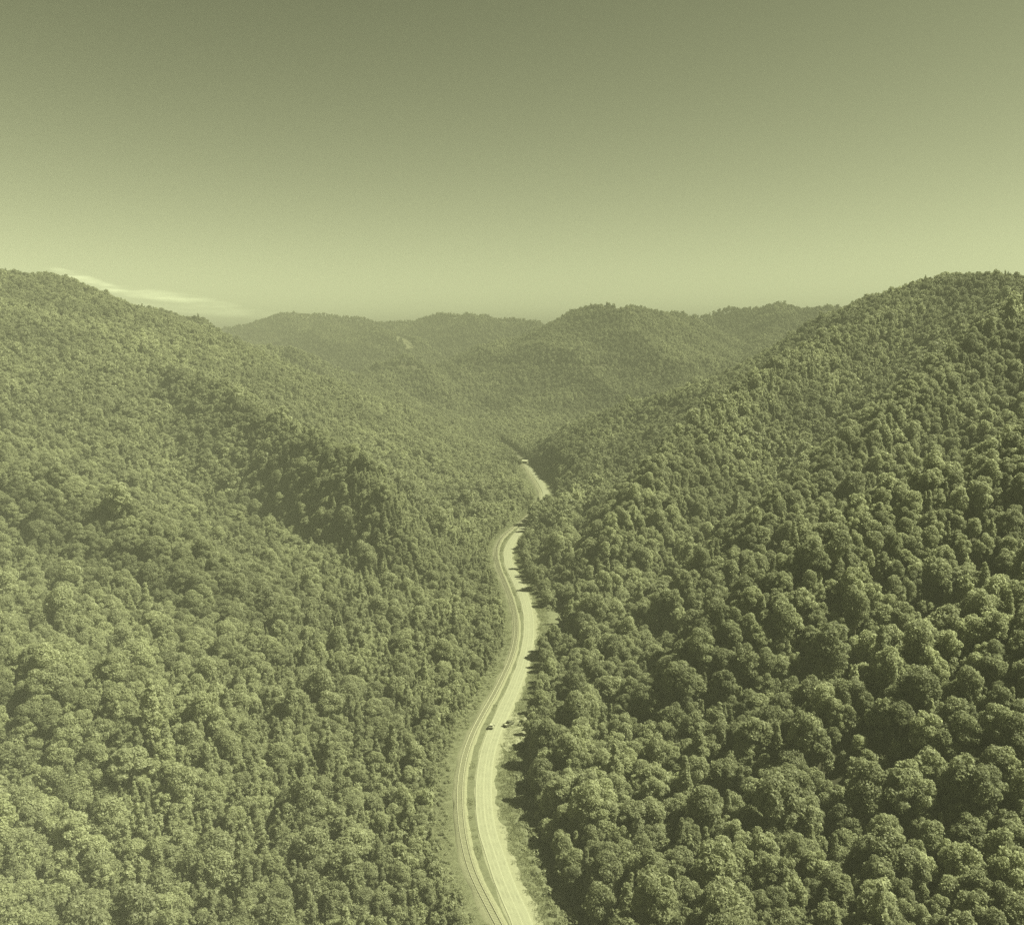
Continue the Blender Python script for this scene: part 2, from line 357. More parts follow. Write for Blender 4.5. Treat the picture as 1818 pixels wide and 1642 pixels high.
# ------------------------------------------------------------------ trees
ICO = None
def ico(sub=1):
    bm = bmesh.new(); bmesh.ops.create_icosphere(bm, subdivisions=sub, radius=1.0)
    v = np.array([p.co[:] for p in bm.verts]); f = np.array([[p.index for p in q.verts] for q in bm.faces]); bm.free()
    return v, f
ICO_V, ICO_F = ico(1)
def crown_geo(lobes, n, leaf, rng, jitter=0.55, core=0.62):
    """leaf clumps spread over (and a little inside) a heap of lobes; lobes = [(centre, radii)]"""
    C = np.array([l[0] for l in lobes], float); R = np.array([l[1] for l in lobes], float)
    area = (R[:, 0] * R[:, 1] + R[:, 1] * R[:, 2] + R[:, 0] * R[:, 2])
    V = []; F = []; need = n; base = 0
    P = []; NN = []
    while need > 0:
        k = rng.choice(len(C), size=need * 2, p=area / area.sum())
        d = rng.normal(size=(need * 2, 3)); d /= np.linalg.norm(d, axis=1)[:, None]
        rad = 1.02 - np.abs(rng.normal(0, 0.20, need * 2)) + rng.normal(0, 0.07, need * 2)
        p = C[k] + R[k] * d * rad[:, None]
        q = np.linalg.norm((p[:, None, :] - C[None]) / R[None], axis=2)
        q[np.arange(len(k)), k] = 9
        ok = (q.min(axis=1) > 0.72) & ((d[:, 2] > -0.75) | (rng.random(len(k)) < 0.3))
        nrm = d / R[k]; nrm /= np.linalg.norm(nrm, axis=1)[:, None]
        p, nrm = p[ok][:need], nrm[ok][:need]
        P.append(p); NN.append(nrm); need -= len(p)
    P = np.vstack(P); NN = np.vstack(NN)
    nv = NN + rng.normal(0, jitter, NN.shape); nv[:, 2] += 0.15; nv /= np.linalg.norm(nv, axis=1)[:, None]
    a = np.cross(nv, rng.normal(size=nv.shape)); a /= np.linalg.norm(a, axis=1)[:, None]; b = np.cross(nv, a)
    s = leaf * rng.uniform(0.6, 1.35, len(P))[:, None]
    v0 = P + a * s; v1 = P - a * s * 0.55 + b * s * 0.8 + nv * s * rng.uniform(-0.3, 0.3, (len(P), 1)); v2 = P - a * s * 0.5 - b * s * 0.85
    V = np.stack([v0, v1, v2], 1).reshape(-1, 3); F = np.arange(len(V)).reshape(-1, 3)
    if core:
        for c, r in list(zip(C, R))[:1]:
            F = np.vstack([F, ICO_F + len(V)]); V = np.vstack([V, ICO_V * r * core * rng.uniform(0.88, 1.08, (len(ICO_V), 1)) + c])
    return V, F
def lobes_round(rng, R=4.6, zb=4.0, zt=17.5, n=16, spread=1.0, lo=0.30, hi=0.46):
    zc = (zb + zt) * 0.5 + 0.6; hz = (zt - zb) * 0.5; out = [((0, 0, zc), (R * 0.62, R * 0.62, hz * 0.75))]
    for i in range(n):
        a = i * 2.39996 + rng.uniform(-0.4, 0.4); t = (i + 0.5) / n
        u = 0.95 - 1.55 * t; w = math.sqrt(max(0, 1 - u * u)) if u > 0 else 1.0 - 0.25 * abs(u)
        rr = R * rng.uniform(lo, hi)
        out.append(((math.cos(a) * w * (R - rr * 0.75) * spread * rng.uniform(0.8, 1.15), math.sin(a) * w * (R - rr * 0.75) * spread * rng.uniform(0.8, 1.15),
                     zc + u * (hz - rr * 0.55) + rng.uniform(-0.6, 0.6)), (rr, rr, rr * rng.uniform(0.75, 1.0))))
    return out
def lobes_narrow(rng, R=2.9, zb=3.5, zt=18.5, n=15):
    out = [((0, 0, zb + (zt - zb) * 0.42), (R * 0.55, R * 0.55, (zt - zb) * 0.44))]
    for i in range(n):
        t = (i + 0.5) / n; a = i * 2.39996 + rng.uniform(-0.5, 0.5)
        w = R * (1 - t) ** 0.65 * (0.55 + 0.45 * min(1, t * 5)); rr = max(0.75, R * 0.45 * (1.1 - 0.7 * t))
        out.append(((math.cos(a) * max(0, w - rr * 0.5), math.sin(a) * max(0, w - rr * 0.5), zb + 0.8 + t * (zt - zb - 1.2)), (rr, rr, rr * rng.uniform(0.9, 1.3))))
    return out
def lobes_broad(rng, R=6.2, zt=17, n=18):
    out = [((0, 0, zt - 5), (R * 0.5, R * 0.5, 3.2))]
    for i in range(n):
        a = i * 2.39996 + rng.uniform(-0.4, 0.4); q = math.sqrt((i + 0.3) / n); rr = R * rng.uniform(0.24, 0.36)
        out.append(((math.cos(a) * q * (R - rr * 0.6), math.sin(a) * q * (R - rr * 0.6), zt - rr * 0.8 - 5.2 * q ** 2.2 + rng.uniform(-0.8, 0.5)), (rr, rr, rr * 0.78)))
    return out
def tube(pts, radii, V, F, k=6):
    base = len(V); pts = [Vector(p) for p in pts]
    for i, p in enumerate(pts):
        d = (pts[min(i + 1, len(pts) - 1)] - pts[max(i - 1, 0)]).normalized()
        u = d.orthogonal().normalized(); w = d.cross(u)
        for j in range(k):
            a = 2 * math.pi * j / k; V.append(tuple(p + (u * math.cos(a) + w * math.sin(a)) * radii[i]))
    for i in range(len(pts) - 1):
        for j in range(k):
            a, b = base + i * k + j, base + i * k + (j + 1) % k
            F.append((a, b, b + k)); F.append((a, b + k, a + k))
def trunk_geo(lobes, rng, r0=0.32):
    V = []; F = []; top = max(l[0][2] for l in lobes) - 1.0
    p = [(0, 0, -2.0)] + [(rng.uniform(-.25, .25), rng.uniform(-.25, .25), top * t) for t in (0.2, 0.45, 0.7, 1.0)]
    tube(p, [r0 * 1.3, r0, r0 * 0.8, r0 * 0.5, 0.06], V, F)
    for l in lobes[2::3]:
        c = l[0]; z0 = max(2.5, c[2] - 3.5 - 0.3 * math.hypot(c[0], c[1]))
        if z0 >= top: continue
        tube([(0, 0, z0), (c[0] * 0.5, c[1] * 0.5, (z0 + c[2]) * 0.5 - 0.3), c], [r0 * 0.4, r0 * 0.26, 0.05], V, F, 5)
    return np.array(V), np.array(F)
KINDS = {}          # kind -> list of (crown mesh, trunk mesh, crown radius, height)
def build_kind(kind, fn, count, leaves, leaf, R, h, **kw):
    KINDS[kind] = []
    for i in range(count):
        rng = np.random.default_rng(len(kind) * 101 + 17 * i + 3)
        lb = fn(rng, **kw); cv, cf = crown_geo(lb, leaves, leaf, rng); tv, tf = trunk_geo(lb, rng)
        KINDS[kind].append((fast_mesh('crown', cv, cf, [LEAF['mid']]), fast_mesh('trunk', tv, tf, [BARK]), R, h, (cv, cf, tv, tf)))
build_kind('round', lobes_round, 4, 4800, 0.37, 4.6, 17.5)
build_kind('domed', lobes_round, 4, 4500, 0.39, 4.6, 17.5, n=13, lo=0.42, hi=0.60, spread=0.92)
build_kind('narrow', lobes_narrow, 3, 3200, 0.35, 2.9, 18.5)
build_kind('broad', lobes_broad, 2, 5000, 0.39, 6.2, 17.0)

# prototypes for the mass of the forest live in a collection that is not part of the scene
PROTO = bpy.data.collections.new('forest_prototypes'); PROTO_N = [0]; PROTO_INFO = []
def add_proto(kind, cv, cf, tv, tf, tone):
    V = np.vstack([cv, tv]); F = np.vstack([cf, tf + len(cv)]); mi = np.r_[np.zeros(len(cf)), np.ones(len(tf))]
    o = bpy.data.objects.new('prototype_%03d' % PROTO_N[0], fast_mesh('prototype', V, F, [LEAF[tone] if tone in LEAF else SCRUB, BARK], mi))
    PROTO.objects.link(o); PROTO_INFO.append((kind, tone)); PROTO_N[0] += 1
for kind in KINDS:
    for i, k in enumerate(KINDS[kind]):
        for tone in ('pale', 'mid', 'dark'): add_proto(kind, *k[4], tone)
rngp = np.random.default_rng(5)
for kind, fn, n, leaf in (('far_round', lobes_round, 620, 0.85), ('far_domed', lobes_round, 620, 0.9), ('far_narrow', lobes_narrow, 420, 0.75), ('far_broad', lobes_broad, 620, 0.9)):
    for i in range(3):
        lb = fn(rngp, n=9, lo=0.42, hi=0.6) if kind == 'far_domed' else fn(rngp, n=9); cv, cf = crown_geo(lb, n, leaf, rngp); tv, tf = trunk_geo(lb[:1], rngp)
        for tone in ('pale', 'mid', 'dark'): add_proto(kind, cv, cf, tv, tf, tone)
def index_of(kind, tone): return [i for i, p in enumerate(PROTO_INFO) if p == (kind, tone)]

# --- where the trees stand
ROADD = ROAD; CAMP = np.array([0, 0, CAM_H]); CP, SP = math.cos(math.radians(7)), math.sin(math.radians(7)); FPX = 1646.0
def project(x, y, z):
    d = y * CP - (z - CAM_H) * SP; u = y * SP + (z - CAM_H) * CP
    return 909 + FPX * x / d, 821 - FPX * u / d, d
def jittered(x0, x1, y0, y1, s):
    xs, ys = np.meshgrid(np.arange(x0, x1, s), np.arange(y0, y1, s * 0.9)); xs[1::2] += s * 0.5
    return xs.ravel() + RNG.uniform(-.42, .42, xs.size) * s, ys.ravel() + RNG.uniform(-.42, .42, xs.size) * s
TX, TY, TS = [], [], []
for (y0, y1, s, sc, side) in ((95, 420, 3.9, 0.56, -1), (95, 420, 4.2, 0.58, 1), (420, 800, 4.1, 0.56, -1), (420, 800, 4.5, 0.60, 1),
                              (800, 1400, 5.0, 0.63, 0), (1400, 2100, 6.0, 0.72, 0), (2100, 3400, 7.6, 0.86, 0)):
    w = y1 * 0.62 + 110
    a, b = jittered(-w, w, y0, y1, s)
    m = np.abs(a) < b * 0.60 + 90
    if side: m &= (a * side > 0)
    TX.append(a[m]); TY.append(b[m]); TS.append(np.full(m.sum(), sc))
TX, TY, TS = np.concatenate(TX), np.concatenate(TY), np.concatenate(TS)
TZ = ground(TX, TY)
e = 4.0
gxn = (height(TX + e, TY) - TZ) / e; gyn = (height(TX, TY + e) - TZ) / e
# hidden back slopes far away need no trees
view = np.stack([-TX, -TY, CAM_H + 25 - TZ], 1); view /= np.linalg.norm(view, axis=1)[:, None]
facing = (-gxn * view[:, 0] - gyn * view[:, 1] + view[:, 2])
keep = (TY < 1300) | (facing > -0.16)
dr, sr = poly_dist(TX, TY, ROAD); dl, sl = poly_dist(TX, TY, RAIL)
n1 = vnoise(TX, TY, 30, 40) + 0.6 * vnoise(TX, TY, 12, 41)
right = sr > 0
gap_r = np.select([TY < 300, TY < 330, TY < 400, TY < 455, TY < 640, TY < 715, TY < 1050], [12, 12, 9, 20, 8.5, 4.5, 13], 3)
keep &= ~(right & (dr < gap_r + n1 * 6))
keep &= ~(~right & (dl < np.where(TY < 330, 7.5, np.where((TY > 790) & (TY < 1005), 15, np.where(TY > 1005, 1, 5.5))) + n1 * 6))
keep &= ~((dr < 6) | (dl < 5)) & (np.hypot(TX - 14.5, TY - 1042) > 11)
# clearings: pale grassy slope and bare bench far up the valley, a few gaps nearer
def px_of(x, y, z): return project(x, y, z)
keep &= ~((np.abs(TZ - BENCH_Z) < 2.2) & (TX > -240) & (TX < 330) & (TY > 1500) & (TY < 2150) & (n1 < 0.25))
CLEAR = [(-283, 2486, 30, 58, 0.5), (-268, 1650, 40, 22, 0.0)]
for cx, cy, ra, rb, rot in CLEAR:
    u = (TX - cx) * math.cos(rot) + (TY - cy) * math.sin(rot); v = -(TX - cx) * math.sin(rot) + (TY - cy) * math.cos(rot)
    keep &= (u / ra) ** 2 + (v / rb) ** 2 > 1 + 1.6 * n1
HOLLOWS = [(97, 240, 9, 11), (150, 318, 8, 11), (118, 392, 9, 13), (205, 470, 10, 15)]     # gaps in the canopy on the right slope
def in_hollow(x, y, k=1.0):
    m = np.zeros(len(x), bool)
    for cx, cy, ra, rb in HOLLOWS: m |= ((x - cx) / ra) ** 2 + ((y - cy) / rb) ** 2 < k + 1.2 * vnoise(x, y, 9, 71)
    return m
keep &= ~in_hollow(TX, TY)
keep &= RNG.random(len(TX)) > np.where(right & (TY < 500), 0.14, 0.05)
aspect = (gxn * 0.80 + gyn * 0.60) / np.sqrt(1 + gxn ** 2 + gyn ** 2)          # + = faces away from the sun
TX, TY, TZ, TS, right, dr, dl, aspect = (q[keep] for q in (TX, TY, TZ, TS, right, dr, dl, aspect))
N = len(TX)
size = TS * np.exp(RNG.normal(0, 1, N) * np.where(TY > 800, 0.10, np.where(right, 0.20, 0.20))) * (1 + np.where(TY > 900, 0.12, 0.30) * (RNG.random(N) < 0.09))
near_bend = right & (TY > 650) & (TY < 715) & (dr < 60)
size *= np.where(near_bend, 1.3, 1.0) * np.clip(np.where(near_bend | (TY > 1005), 0.95, 0.55) + np.minimum(dr, dl) / 75, 0.55, 1.0)          # lower trees by the track
left_young = (~right) & (dl < 90) & (TY < 700)
pk = RNG.random(N)
kind = np.where(pk < np.where(left_young, 0.60, np.where(right, 0.15, 0.22)), 'narrow', np.where(pk > np.where(left_young, 0.97, 0.86), 'broad', 'round'))
kind = np.where((kind == 'round') & (RNG.random(N) < np.where(right & (TY < 700), 0.35, 0.8)), 'domed', kind)
tn = RNG.random(N) + 0.9 * vnoise(TX, TY, 60, 50) - np.where(right & (TY < 650), 0.25, 1.0) * np.clip((aspect - 0.12) * 2.8, 0, 0.85) + np.where(~right & (dl < 130) & (TY < 900), 0.26, 0) + np.where(right & (TY < 600), 0.18, 0)  # slopes turned from the sun get darker leaves: shade put into the tone
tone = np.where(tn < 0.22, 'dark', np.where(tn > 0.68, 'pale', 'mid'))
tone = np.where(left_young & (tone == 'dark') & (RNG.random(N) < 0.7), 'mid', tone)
tall_edge = right & (((TY < 300) & (dr > 16) & (dr < 31)) | ((TY > 395) & (TY < 460) & (dr > 18) & (dr < 32)))
for cx, cy, ra, rb in HOLLOWS: tall_edge |= (TX > cx + 0.5 * ra) & (TX < cx + ra + 14) & (np.abs(TY - cy) < rb + 5)
rotz = RNG.uniform(0, 2 * math.pi, N); stretch = np.where(right, RNG.uniform(0.85, 1.2, N), RNG.uniform(0.8, 1.02, N))
size = np.where(tall_edge, np.minimum(size * 1.3, np.where(kind == 'broad', 0.75, 1.0)), size)
lean = RNG.normal(0, 0.05, (N, 2))
PXX, PYY, PD = project(TX, TY, TZ + 11 * size)
# visible, biggest in the picture: these are trees of their own
ext = np.where(kind == 'broad', 6.2, np.where(kind == 'narrow', 4.4, 4.6)) * size / PD
inside = (PXX > -10) & (PXX < 1828) & (PYY < 1655) & (PD > 30)
order = np.argsort(-np.where(inside, ext, -1)); single = np.zeros(N, bool); single[order[:300]] = True

def scatter(name, pos, rot, scl, proto, collection):
    """one mass object: its points carry the plants"""
    me = bpy.data.meshes.new(name); n = len(pos)
    me.vertices.add(n); me.vertices.foreach_set('co', np.asarray(pos, np.float32).ravel())
    for nm, tp, val in (('turn', 'FLOAT_VECTOR', rot), ('size', 'FLOAT_VECTOR', scl)):
        at = me.attributes.new(nm, tp, 'POINT'); at.data.foreach_set('vector', np.asarray(val, np.float32).ravel())
    at = me.attributes.new('which', 'INT', 'POINT'); at.data.foreach_set('value', np.asarray(proto, np.int32))
    o = link(bpy.data.objects.new(name, me))
    g = bpy.data.node_groups.new(name + '_scatter', 'GeometryNodeTree')
    g.interface.new_socket('Geometry', in_out='INPUT', socket_type='NodeSocketGeometry')
    g.interface.new_socket('Geometry', in_out='OUTPUT', socket_type='NodeSocketGeometry')
    gi = g.nodes.new('NodeGroupInput'); go = g.nodes.new('NodeGroupOutput')
    ci = g.nodes.new('GeometryNodeCollectionInfo'); ci.inputs['Collection'].default_value = collection
    ci.inputs['Separate Children'].default_value = True; ci.inputs['Reset Children'].default_value = True
    ip = g.nodes.new('GeometryNodeInstanceOnPoints'); ip.inputs['Pick Instance'].default_value = True
    def attr(nm, tp):
        a = g.nodes.new('GeometryNodeInputNamedAttribute'); a.data_type = tp; a.inputs['Name'].default_value = nm
        return a.outputs['Attribute']
    g.links.new(gi.outputs[0], ip.inputs['Points']); g.links.new(ci.outputs[0], ip.inputs['Instance'])
    g.links.new(attr('which', 'INT'), ip.inputs['Instance Index'])
    g.links.new(attr('turn', 'FLOAT_VECTOR'), ip.inputs['Rotation']); g.links.new(attr('size', 'FLOAT_VECTOR'), ip.inputs['Scale'])
    g.links.new(ip.outputs[0], go.inputs[0])
    md = o.modifiers.new('scatter', 'NODES'); md.node_group = g
    return o
mass = ~single
far = PD > 620
which = np.zeros(N, int)
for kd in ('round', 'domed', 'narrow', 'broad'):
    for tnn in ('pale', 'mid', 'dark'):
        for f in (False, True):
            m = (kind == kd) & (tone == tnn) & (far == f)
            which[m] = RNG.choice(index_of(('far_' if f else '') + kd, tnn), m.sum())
rot = np.column_stack([lean[:, 0], lean[:, 1], rotz]); scl = np.column_stack([size, size, size * stretch])
pos = np.column_stack([TX, TY, TZ])
# young growth between the big trees, part of the mass
qx, qy = jittered(-330, 330, 95, 760, 3.7)
qm = np.abs(qx) < qy * 0.60 + 40; qx, qy = qx[qm], qy[qm]
qdr, qsr = poly_dist(qx, qy, ROAD); qdl, _s = poly_dist(qx, qy, RAIL); qr = qsr > 0
qm = (np.minimum(qdr, qdl) > np.where(qr, 10, 8.5) + 5 * vnoise(qx, qy, 14, 44)) & (RNG.random(len(qx)) < np.where(qr, 0.8, 0.95)) & ~(qr & (qy > 395) & (qy < 455) & (qdr < 22)) & ~(qr & (qy < 300) & (qdr < 15))
qx, qy = qx[qm], qy[qm]; qz = ground(qx, qy); qs = RNG.uniform(0.26, 0.44, len(qx))
qw = RNG.choice(index_of('far_domed', 'mid') + index_of('far_domed', 'pale') + index_of('far_round', 'mid'), len(qx))
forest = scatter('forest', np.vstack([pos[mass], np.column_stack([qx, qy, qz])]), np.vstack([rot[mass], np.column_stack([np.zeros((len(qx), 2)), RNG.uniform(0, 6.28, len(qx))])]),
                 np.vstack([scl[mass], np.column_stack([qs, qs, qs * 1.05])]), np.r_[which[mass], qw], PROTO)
tag(forest, 'dense broadleaf forest covering the valley sides and the far hills', 'forest', kind='stuff')

# --- the trees that show largest, one by one
SIZEW = lambda s: 'small' if s < 0.50 else ('tall' if s > 0.68 else 'middling')
SHAPE = {'round': 'lumpy-crowned', 'domed': 'smooth domed', 'narrow': 'narrow pointed', 'broad': 'broad flat-topped'}
TONE = {'pale': 'pale', 'mid': 'grey-green', 'dark': 'dark'}
def place_of(i):
    x, y = PXX[i], PYY[i]; r = right[i]
    col = 'far left' if x < 230 else 'left' if x < 470 else 'inner left' if x < 690 else 'track' if not r else 'verge' if x < 1090 else 'inner right' if x < 1330 else 'right' if x < 1580 else 'far right'
    row = ('in the bottom row', 'second row up', 'third row up', 'fourth row up', 'fifth row up', 'sixth row up')[int(min(5, max(0, (1655 - y) // 38)))]
    where = {'far left': 'near the left picture edge', 'left': 'in the lower left forest', 'inner left': 'well left of the track',
             'track': 'just left of the track', 'verge': 'just right of the road', 'inner right': 'in the forest right of the road',
             'right': 'in the lower right forest', 'far right': 'near the right picture edge'}[col]
    grp = {'far left': 'trees by the left edge', 'left': 'trees of the lower left forest', 'inner left': 'trees left of the railway track', 'track': 'trees beside the railway track',
           'verge': 'trees just right of the road', 'inner right': 'trees right of the road', 'right': 'trees of the lower right forest', 'far right': 'trees by the right edge'}[col]
    return where + ' ' + row, grp
SHORT = {'round': 'lumpy', 'domed': 'domed', 'narrow': 'pointed', 'broad': 'flat-topped'}
ids = np.nonzero(single)[0]; labels = {}
for i in ids: labels[i] = ('%s %s %s tree' % (SIZEW(size[i]), TONE[tone[i]], SHAPE[kind[i]]),) + place_of(i)
count = {}
for i in ids: count[labels[i][:2]] = count.get(labels[i][:2], 0) + 1
for i in ids:
    what, w_, g_ = labels[i]; lab = what + ' ' + w_
    if count[(what, w_)] > 1:                      # told apart by the tree that stands beside it
        o_ = ids[ids != i]; nb = o_[np.argmin((PXX[o_] - PXX[i]) ** 2 + (PYY[o_] - PYY[i]) ** 2)]
        sideword = 'left of' if PXX[i] < PXX[nb] else 'right of'
        short_w = w_.replace('in the lower left forest', 'lower left').replace('near the left picture edge', 'by left edge').replace('in the forest right of the road', 'right of road').replace('in the lower right forest', 'lower right').replace('near the right picture edge', 'by right edge').replace('well left of the track', 'left of track').replace('just right of the road', 'beside road').replace('just left of the track', 'beside track').replace('in the ', '').replace(' row up', ' row')
        lab = '%s %s, %s a %s %s one' % (what, short_w, sideword, TONE[tone[nb]], SHORT[kind[nb]])
    cm_, tm_, R_, h_, _g = KINDS[kind[i]][int(i) % len(KINDS[kind[i]])]
    t = bpy.data.objects.new('tree', None); COL.objects.link(t)
    t.location = pos[i]; t.rotation_euler = rot[i]; t.scale = scl[i]; t.empty_display_size = 0.5
    tag(t, lab, 'tree', g_)
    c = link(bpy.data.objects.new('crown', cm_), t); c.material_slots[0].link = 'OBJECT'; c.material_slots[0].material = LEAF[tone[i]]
    link(bpy.data.objects.new('trunk', tm_), t)

# --- undergrowth: shrubs and rank weeds along the track, road and in the gaps
UNDER = bpy.data.collections.new('undergrowth_prototypes')
rngu = np.random.default_rng(9)
def shrub_lobes(rng, n=6, R=1.5):
    return [((rng.uniform(-1, 1) * R * 0.6, rng.uniform(-1, 1) * R * 0.6, R * rng.uniform(0.25, 0.75)), (R * rng.uniform(0.35, 0.6),) * 2 + (R * rng.uniform(0.35, 0.6),)) for _ in range(n)]
k_ = 0
for j in range(4):
    v, f = crown_geo(shrub_lobes(rngu), 260, 0.26, rngu)
    for mname in ('SCRUB', 'pale', 'mid'):
        UNDER.objects.link(bpy.data.objects.new('shrub_%02d' % k_, fast_mesh('shrub', v, f, [SCRUB if mname == 'SCRUB' else LEAF[mname]]))); k_ += 1
for j in range(3):        # grass tufts
    V = []; F = []
    for q in range(46):
        a = rngu.uniform(0, 6.28); r = 0.9 * math.sqrt(rngu.random()); px, py = math.cos(a) * r, math.sin(a) * r
        h = rngu.uniform(0.25, 0.6); t = rngu.uniform(0, 6.28); w = rngu.uniform(0.05, 0.10); bx, by = rngu.uniform(-.2, .2, 2)
        n = len(V); V += [(px - math.cos(t) * w, py - math.sin(t) * w, -0.1), (px + math.cos(t) * w, py + math.sin(t) * w, -0.1), (px + bx, py + by, h)]; F.append((n, n + 1, n + 2))
    UNDER.objects.link(bpy.data.objects.new('tuft_%02d' % j, fast_mesh('tuft', V, F, [SCRUB])))
ux, uy = jittered(-90, 130, 120, 1150, 1.9)
dr_, sr_ = poly_dist(ux, uy, ROAD); dl_, sl_ = poly_dist(ux, uy, RAIL)
rgt = sr_ > 0; d_ = np.where(rgt, dr_, dl_)
nn = vnoise(ux, uy, 7, 61) + vnoise(ux, uy, 17, 62)
scrub = (d_ > np.where(rgt, 7.2, 3.8) + nn * 2.2) & (d_ < np.where(rgt, 26, 26) + nn * 8) & (uy < 1150)
scrub &= dr_ > 4.6
scrub &= ~(rgt & (uy > 400) & (uy < 450) & (dr_ < 18))
scrub &= RNG.random(len(ux)) < np.where(rgt & (uy < 330), 0.75, 0.85)
sx, sy = ux[scrub], uy[scrub]; sd = d_[scrub]
ssz = RNG.uniform(0.5, 1.15, len(sx)) * np.clip(sd / 10, 0.5, 1.5)
sp = RNG.integers(0, 12, len(sx))
tx, ty = jittered(-40, 60, 120, 760, 1.25)
dr_, sr_ = poly_dist(tx, ty, ROAD); dl_, sl_ = poly_dist(tx, ty, RAIL); rgt = sr_ > 0
nn = vnoise(tx, ty, 4, 63)
tm = (dr_ > 4.0 + 0.8 * nn) & (dl_ > 2.6 + nn) & (np.where(rgt, dr_, dl_) < 11) & (RNG.random(len(tx)) < 0.75)
tx, ty = tx[tm], ty[tm]
upos = np.vstack([np.column_stack([sx, sy, ground(sx, sy) - 0.1]), np.column_stack([tx, ty, np.maximum(ground(tx, ty), np.where(dr_[tm] < 9, 0.2, -3))])])
usz = np.r_[ssz, RNG.uniform(0.7, 1.3, len(tx))]
uwh = np.r_[sp, 12 + RNG.integers(0, 3, len(tx))]
und = scatter('undergrowth', upos, np.column_stack([np.zeros((len(upos), 2)), RNG.uniform(0, 6.28, len(upos))]), np.column_stack([usz] * 3), uwh, UNDER)
tag(und, 'low scrub, weeds and grass along the road and railway', 'undergrowth', kind='stuff')
print('TREES', N, 'mass', mass.sum(), 'under', len(upos))

# bare grassy clearings far up the valley
def meadow(cx, cy, ra, rb, rot):
    V = []; F = []; n = 36; m = 7
    for i in range(m + 1):
        for j in range(n):
            a = 2 * math.pi * j / n; r = i / m * (1 + 0.16 * math.sin(2 * a + 1.1) + 0.12 * math.sin(5 * a) + 0.07 * math.sin(9 * a + 2))
            u, v = math.cos(a) * ra * r, math.sin(a) * rb * r
            V.append((cx + u * math.cos(rot) - v * math.sin(rot), cy + u * math.sin(rot) + v * math.cos(rot)))
    V = np.array(V); z = ground(V[:, 0], V[:, 1]) + 1.2
    F = [(i * n + j, i * n + (j + 1) % n, (i + 1) * n + (j + 1) % n, (i + 1) * n + j) for i in range(m) for j in range(n)]
    tag(mesh_obj('meadow', np.column_stack([V, z]), F, MEADOW, smooth=True), kind='structure')
MEADOW = simple_mat('dry_meadow_grass', (0.125, 0.126, 0.085), 0.95, 0.2, 0.05, 0.1)
for cx, cy, ra, rb, rot in CLEAR: meadow(cx, cy, ra, rb, rot)

# ------------------------------------------------------------------ vehicles, roadside things
PAINT_PALE = simple_mat('pale_car_paint', (0.30, 0.30, 0.235), 0.35, 0.0, spec=0.5)
PAINT_DARK = simple_mat('dark_car_paint', (0.11, 0.112, 0.083), 0.4, 0.0, spec=0.4)
GLASS = simple_mat('tinted_glass', (0.05, 0.052, 0.04), 0.15, spec=0.5)
RUBBER = simple_mat('tyre_rubber', (0.025, 0.025, 0.02), 0.9)
RIM = simple_mat('alloy_rim', (0.22, 0.22, 0.18), 0.4, metal=0.6)
LAMP = simple_mat('lamp_lens', (0.20, 0.19, 0.15), 0.25, spec=0.5)
def prism(name, prof, widths, mat, parent, bevel=0.06):
    """a side outline (y, z) swept across the car; widths = half width at each outline point"""
    bm = bmesh.new()
    a = [bm.verts.new((-w, y, z)) for (y, z), w in zip(prof, widths)]; b = [bm.verts.new((w, y, z)) for (y, z), w in zip(prof, widths)]
    bm.faces.new(a); bm.faces.new(b[::-1]); n = len(prof)
    for i in range(n): bm.faces.new((a[(i + 1) % n], a[i], b[i], b[(i + 1) % n]))
    bmesh.ops.recalc_face_normals(bm, faces=bm.faces[:])
    if bevel: bmesh.ops.bevel(bm, geom=bm.edges[:], offset=bevel, segments=2, affect='EDGES', profile=0.6)
    me = bpy.data.meshes.new(name); bm.to_mesh(me); bm.free(); me.materials.append(mat)
    return link(bpy.data.objects.new(name, me), parent)
def plate(name, pts, mat, parent, t=0.02):
    """a thin pane standing proud of the body"""
    p = [Vector(q) for q in pts]; nrm = (p[1] - p[0]).cross(p[2] - p[0]).normalized() * t
    V = [q - nrm for q in p] + [q + nrm for q in p]; n = len(p)
    F = [tuple(range(n - 1, -1, -1)), tuple(range(n, 2 * n))] + [(i, (i + 1) % n, n + (i + 1) % n, n + i) for i in range(n)]
    return mesh_obj(name, V, F, mat, parent)
def disc(name, r0, r1, w, mat, parent, k=18):
    V = []; F = []
    for x in (-w / 2, w / 2):
        for r in (r0, r1): V += [(x, math.cos(6.28318 * i / k) * r, math.sin(6.28318 * i / k) * r) for i in range(k)]
    for i in range(k):
        j = (i + 1) % k
        F += [(k + i, k + j, 3 * k + j, 3 * k + i), (i, j, k + j, k + i), (2 * k + j, 2 * k + i, 3 * k + i, 3 * k + j), (j, i, 2 * k + i, 2 * k + j)]
    return mesh_obj(name, V, F, mat, parent)
def wheels(t, ys, half, r=0.36):
    for y in ys:
        for s in (-1, 1):
            w = bpy.data.objects.new('wheel', None); link(w, t); w.location = (s * half, y, r)
            disc('tyre', r * 0.62, r, 0.24, RUBBER, w); disc('rim', 0.03, r * 0.62, 0.18, RIM, w)
def lamps(t, yf, yb, half, zf, zb):
    for s in (-1, 1):
        prism('headlight', [(yf, zf), (yf, zf + 0.16), (yf + 0.06, zf + 0.13), (yf + 0.06, zf)], [0.17] * 4, LAMP, t, 0).location.x = s * (half - 0.26)
        prism('tail_light', [(yb, zb), (yb, zb + 0.28), (yb - 0.05, zb + 0.28), (yb - 0.05, zb)], [0.09] * 4, LAMP, t, 0).location.x = s * (half - 0.14)
def car_root(name, label, cat, x, y, z, heading, size=1.0):
    t = bpy.data.objects.new(name, None); COL.objects.link(t); t.location = (x, y, z); t.rotation_euler = (0, 0, -math.radians(heading)); t.scale = (size,) * 3
    return tag(t, label, cat)
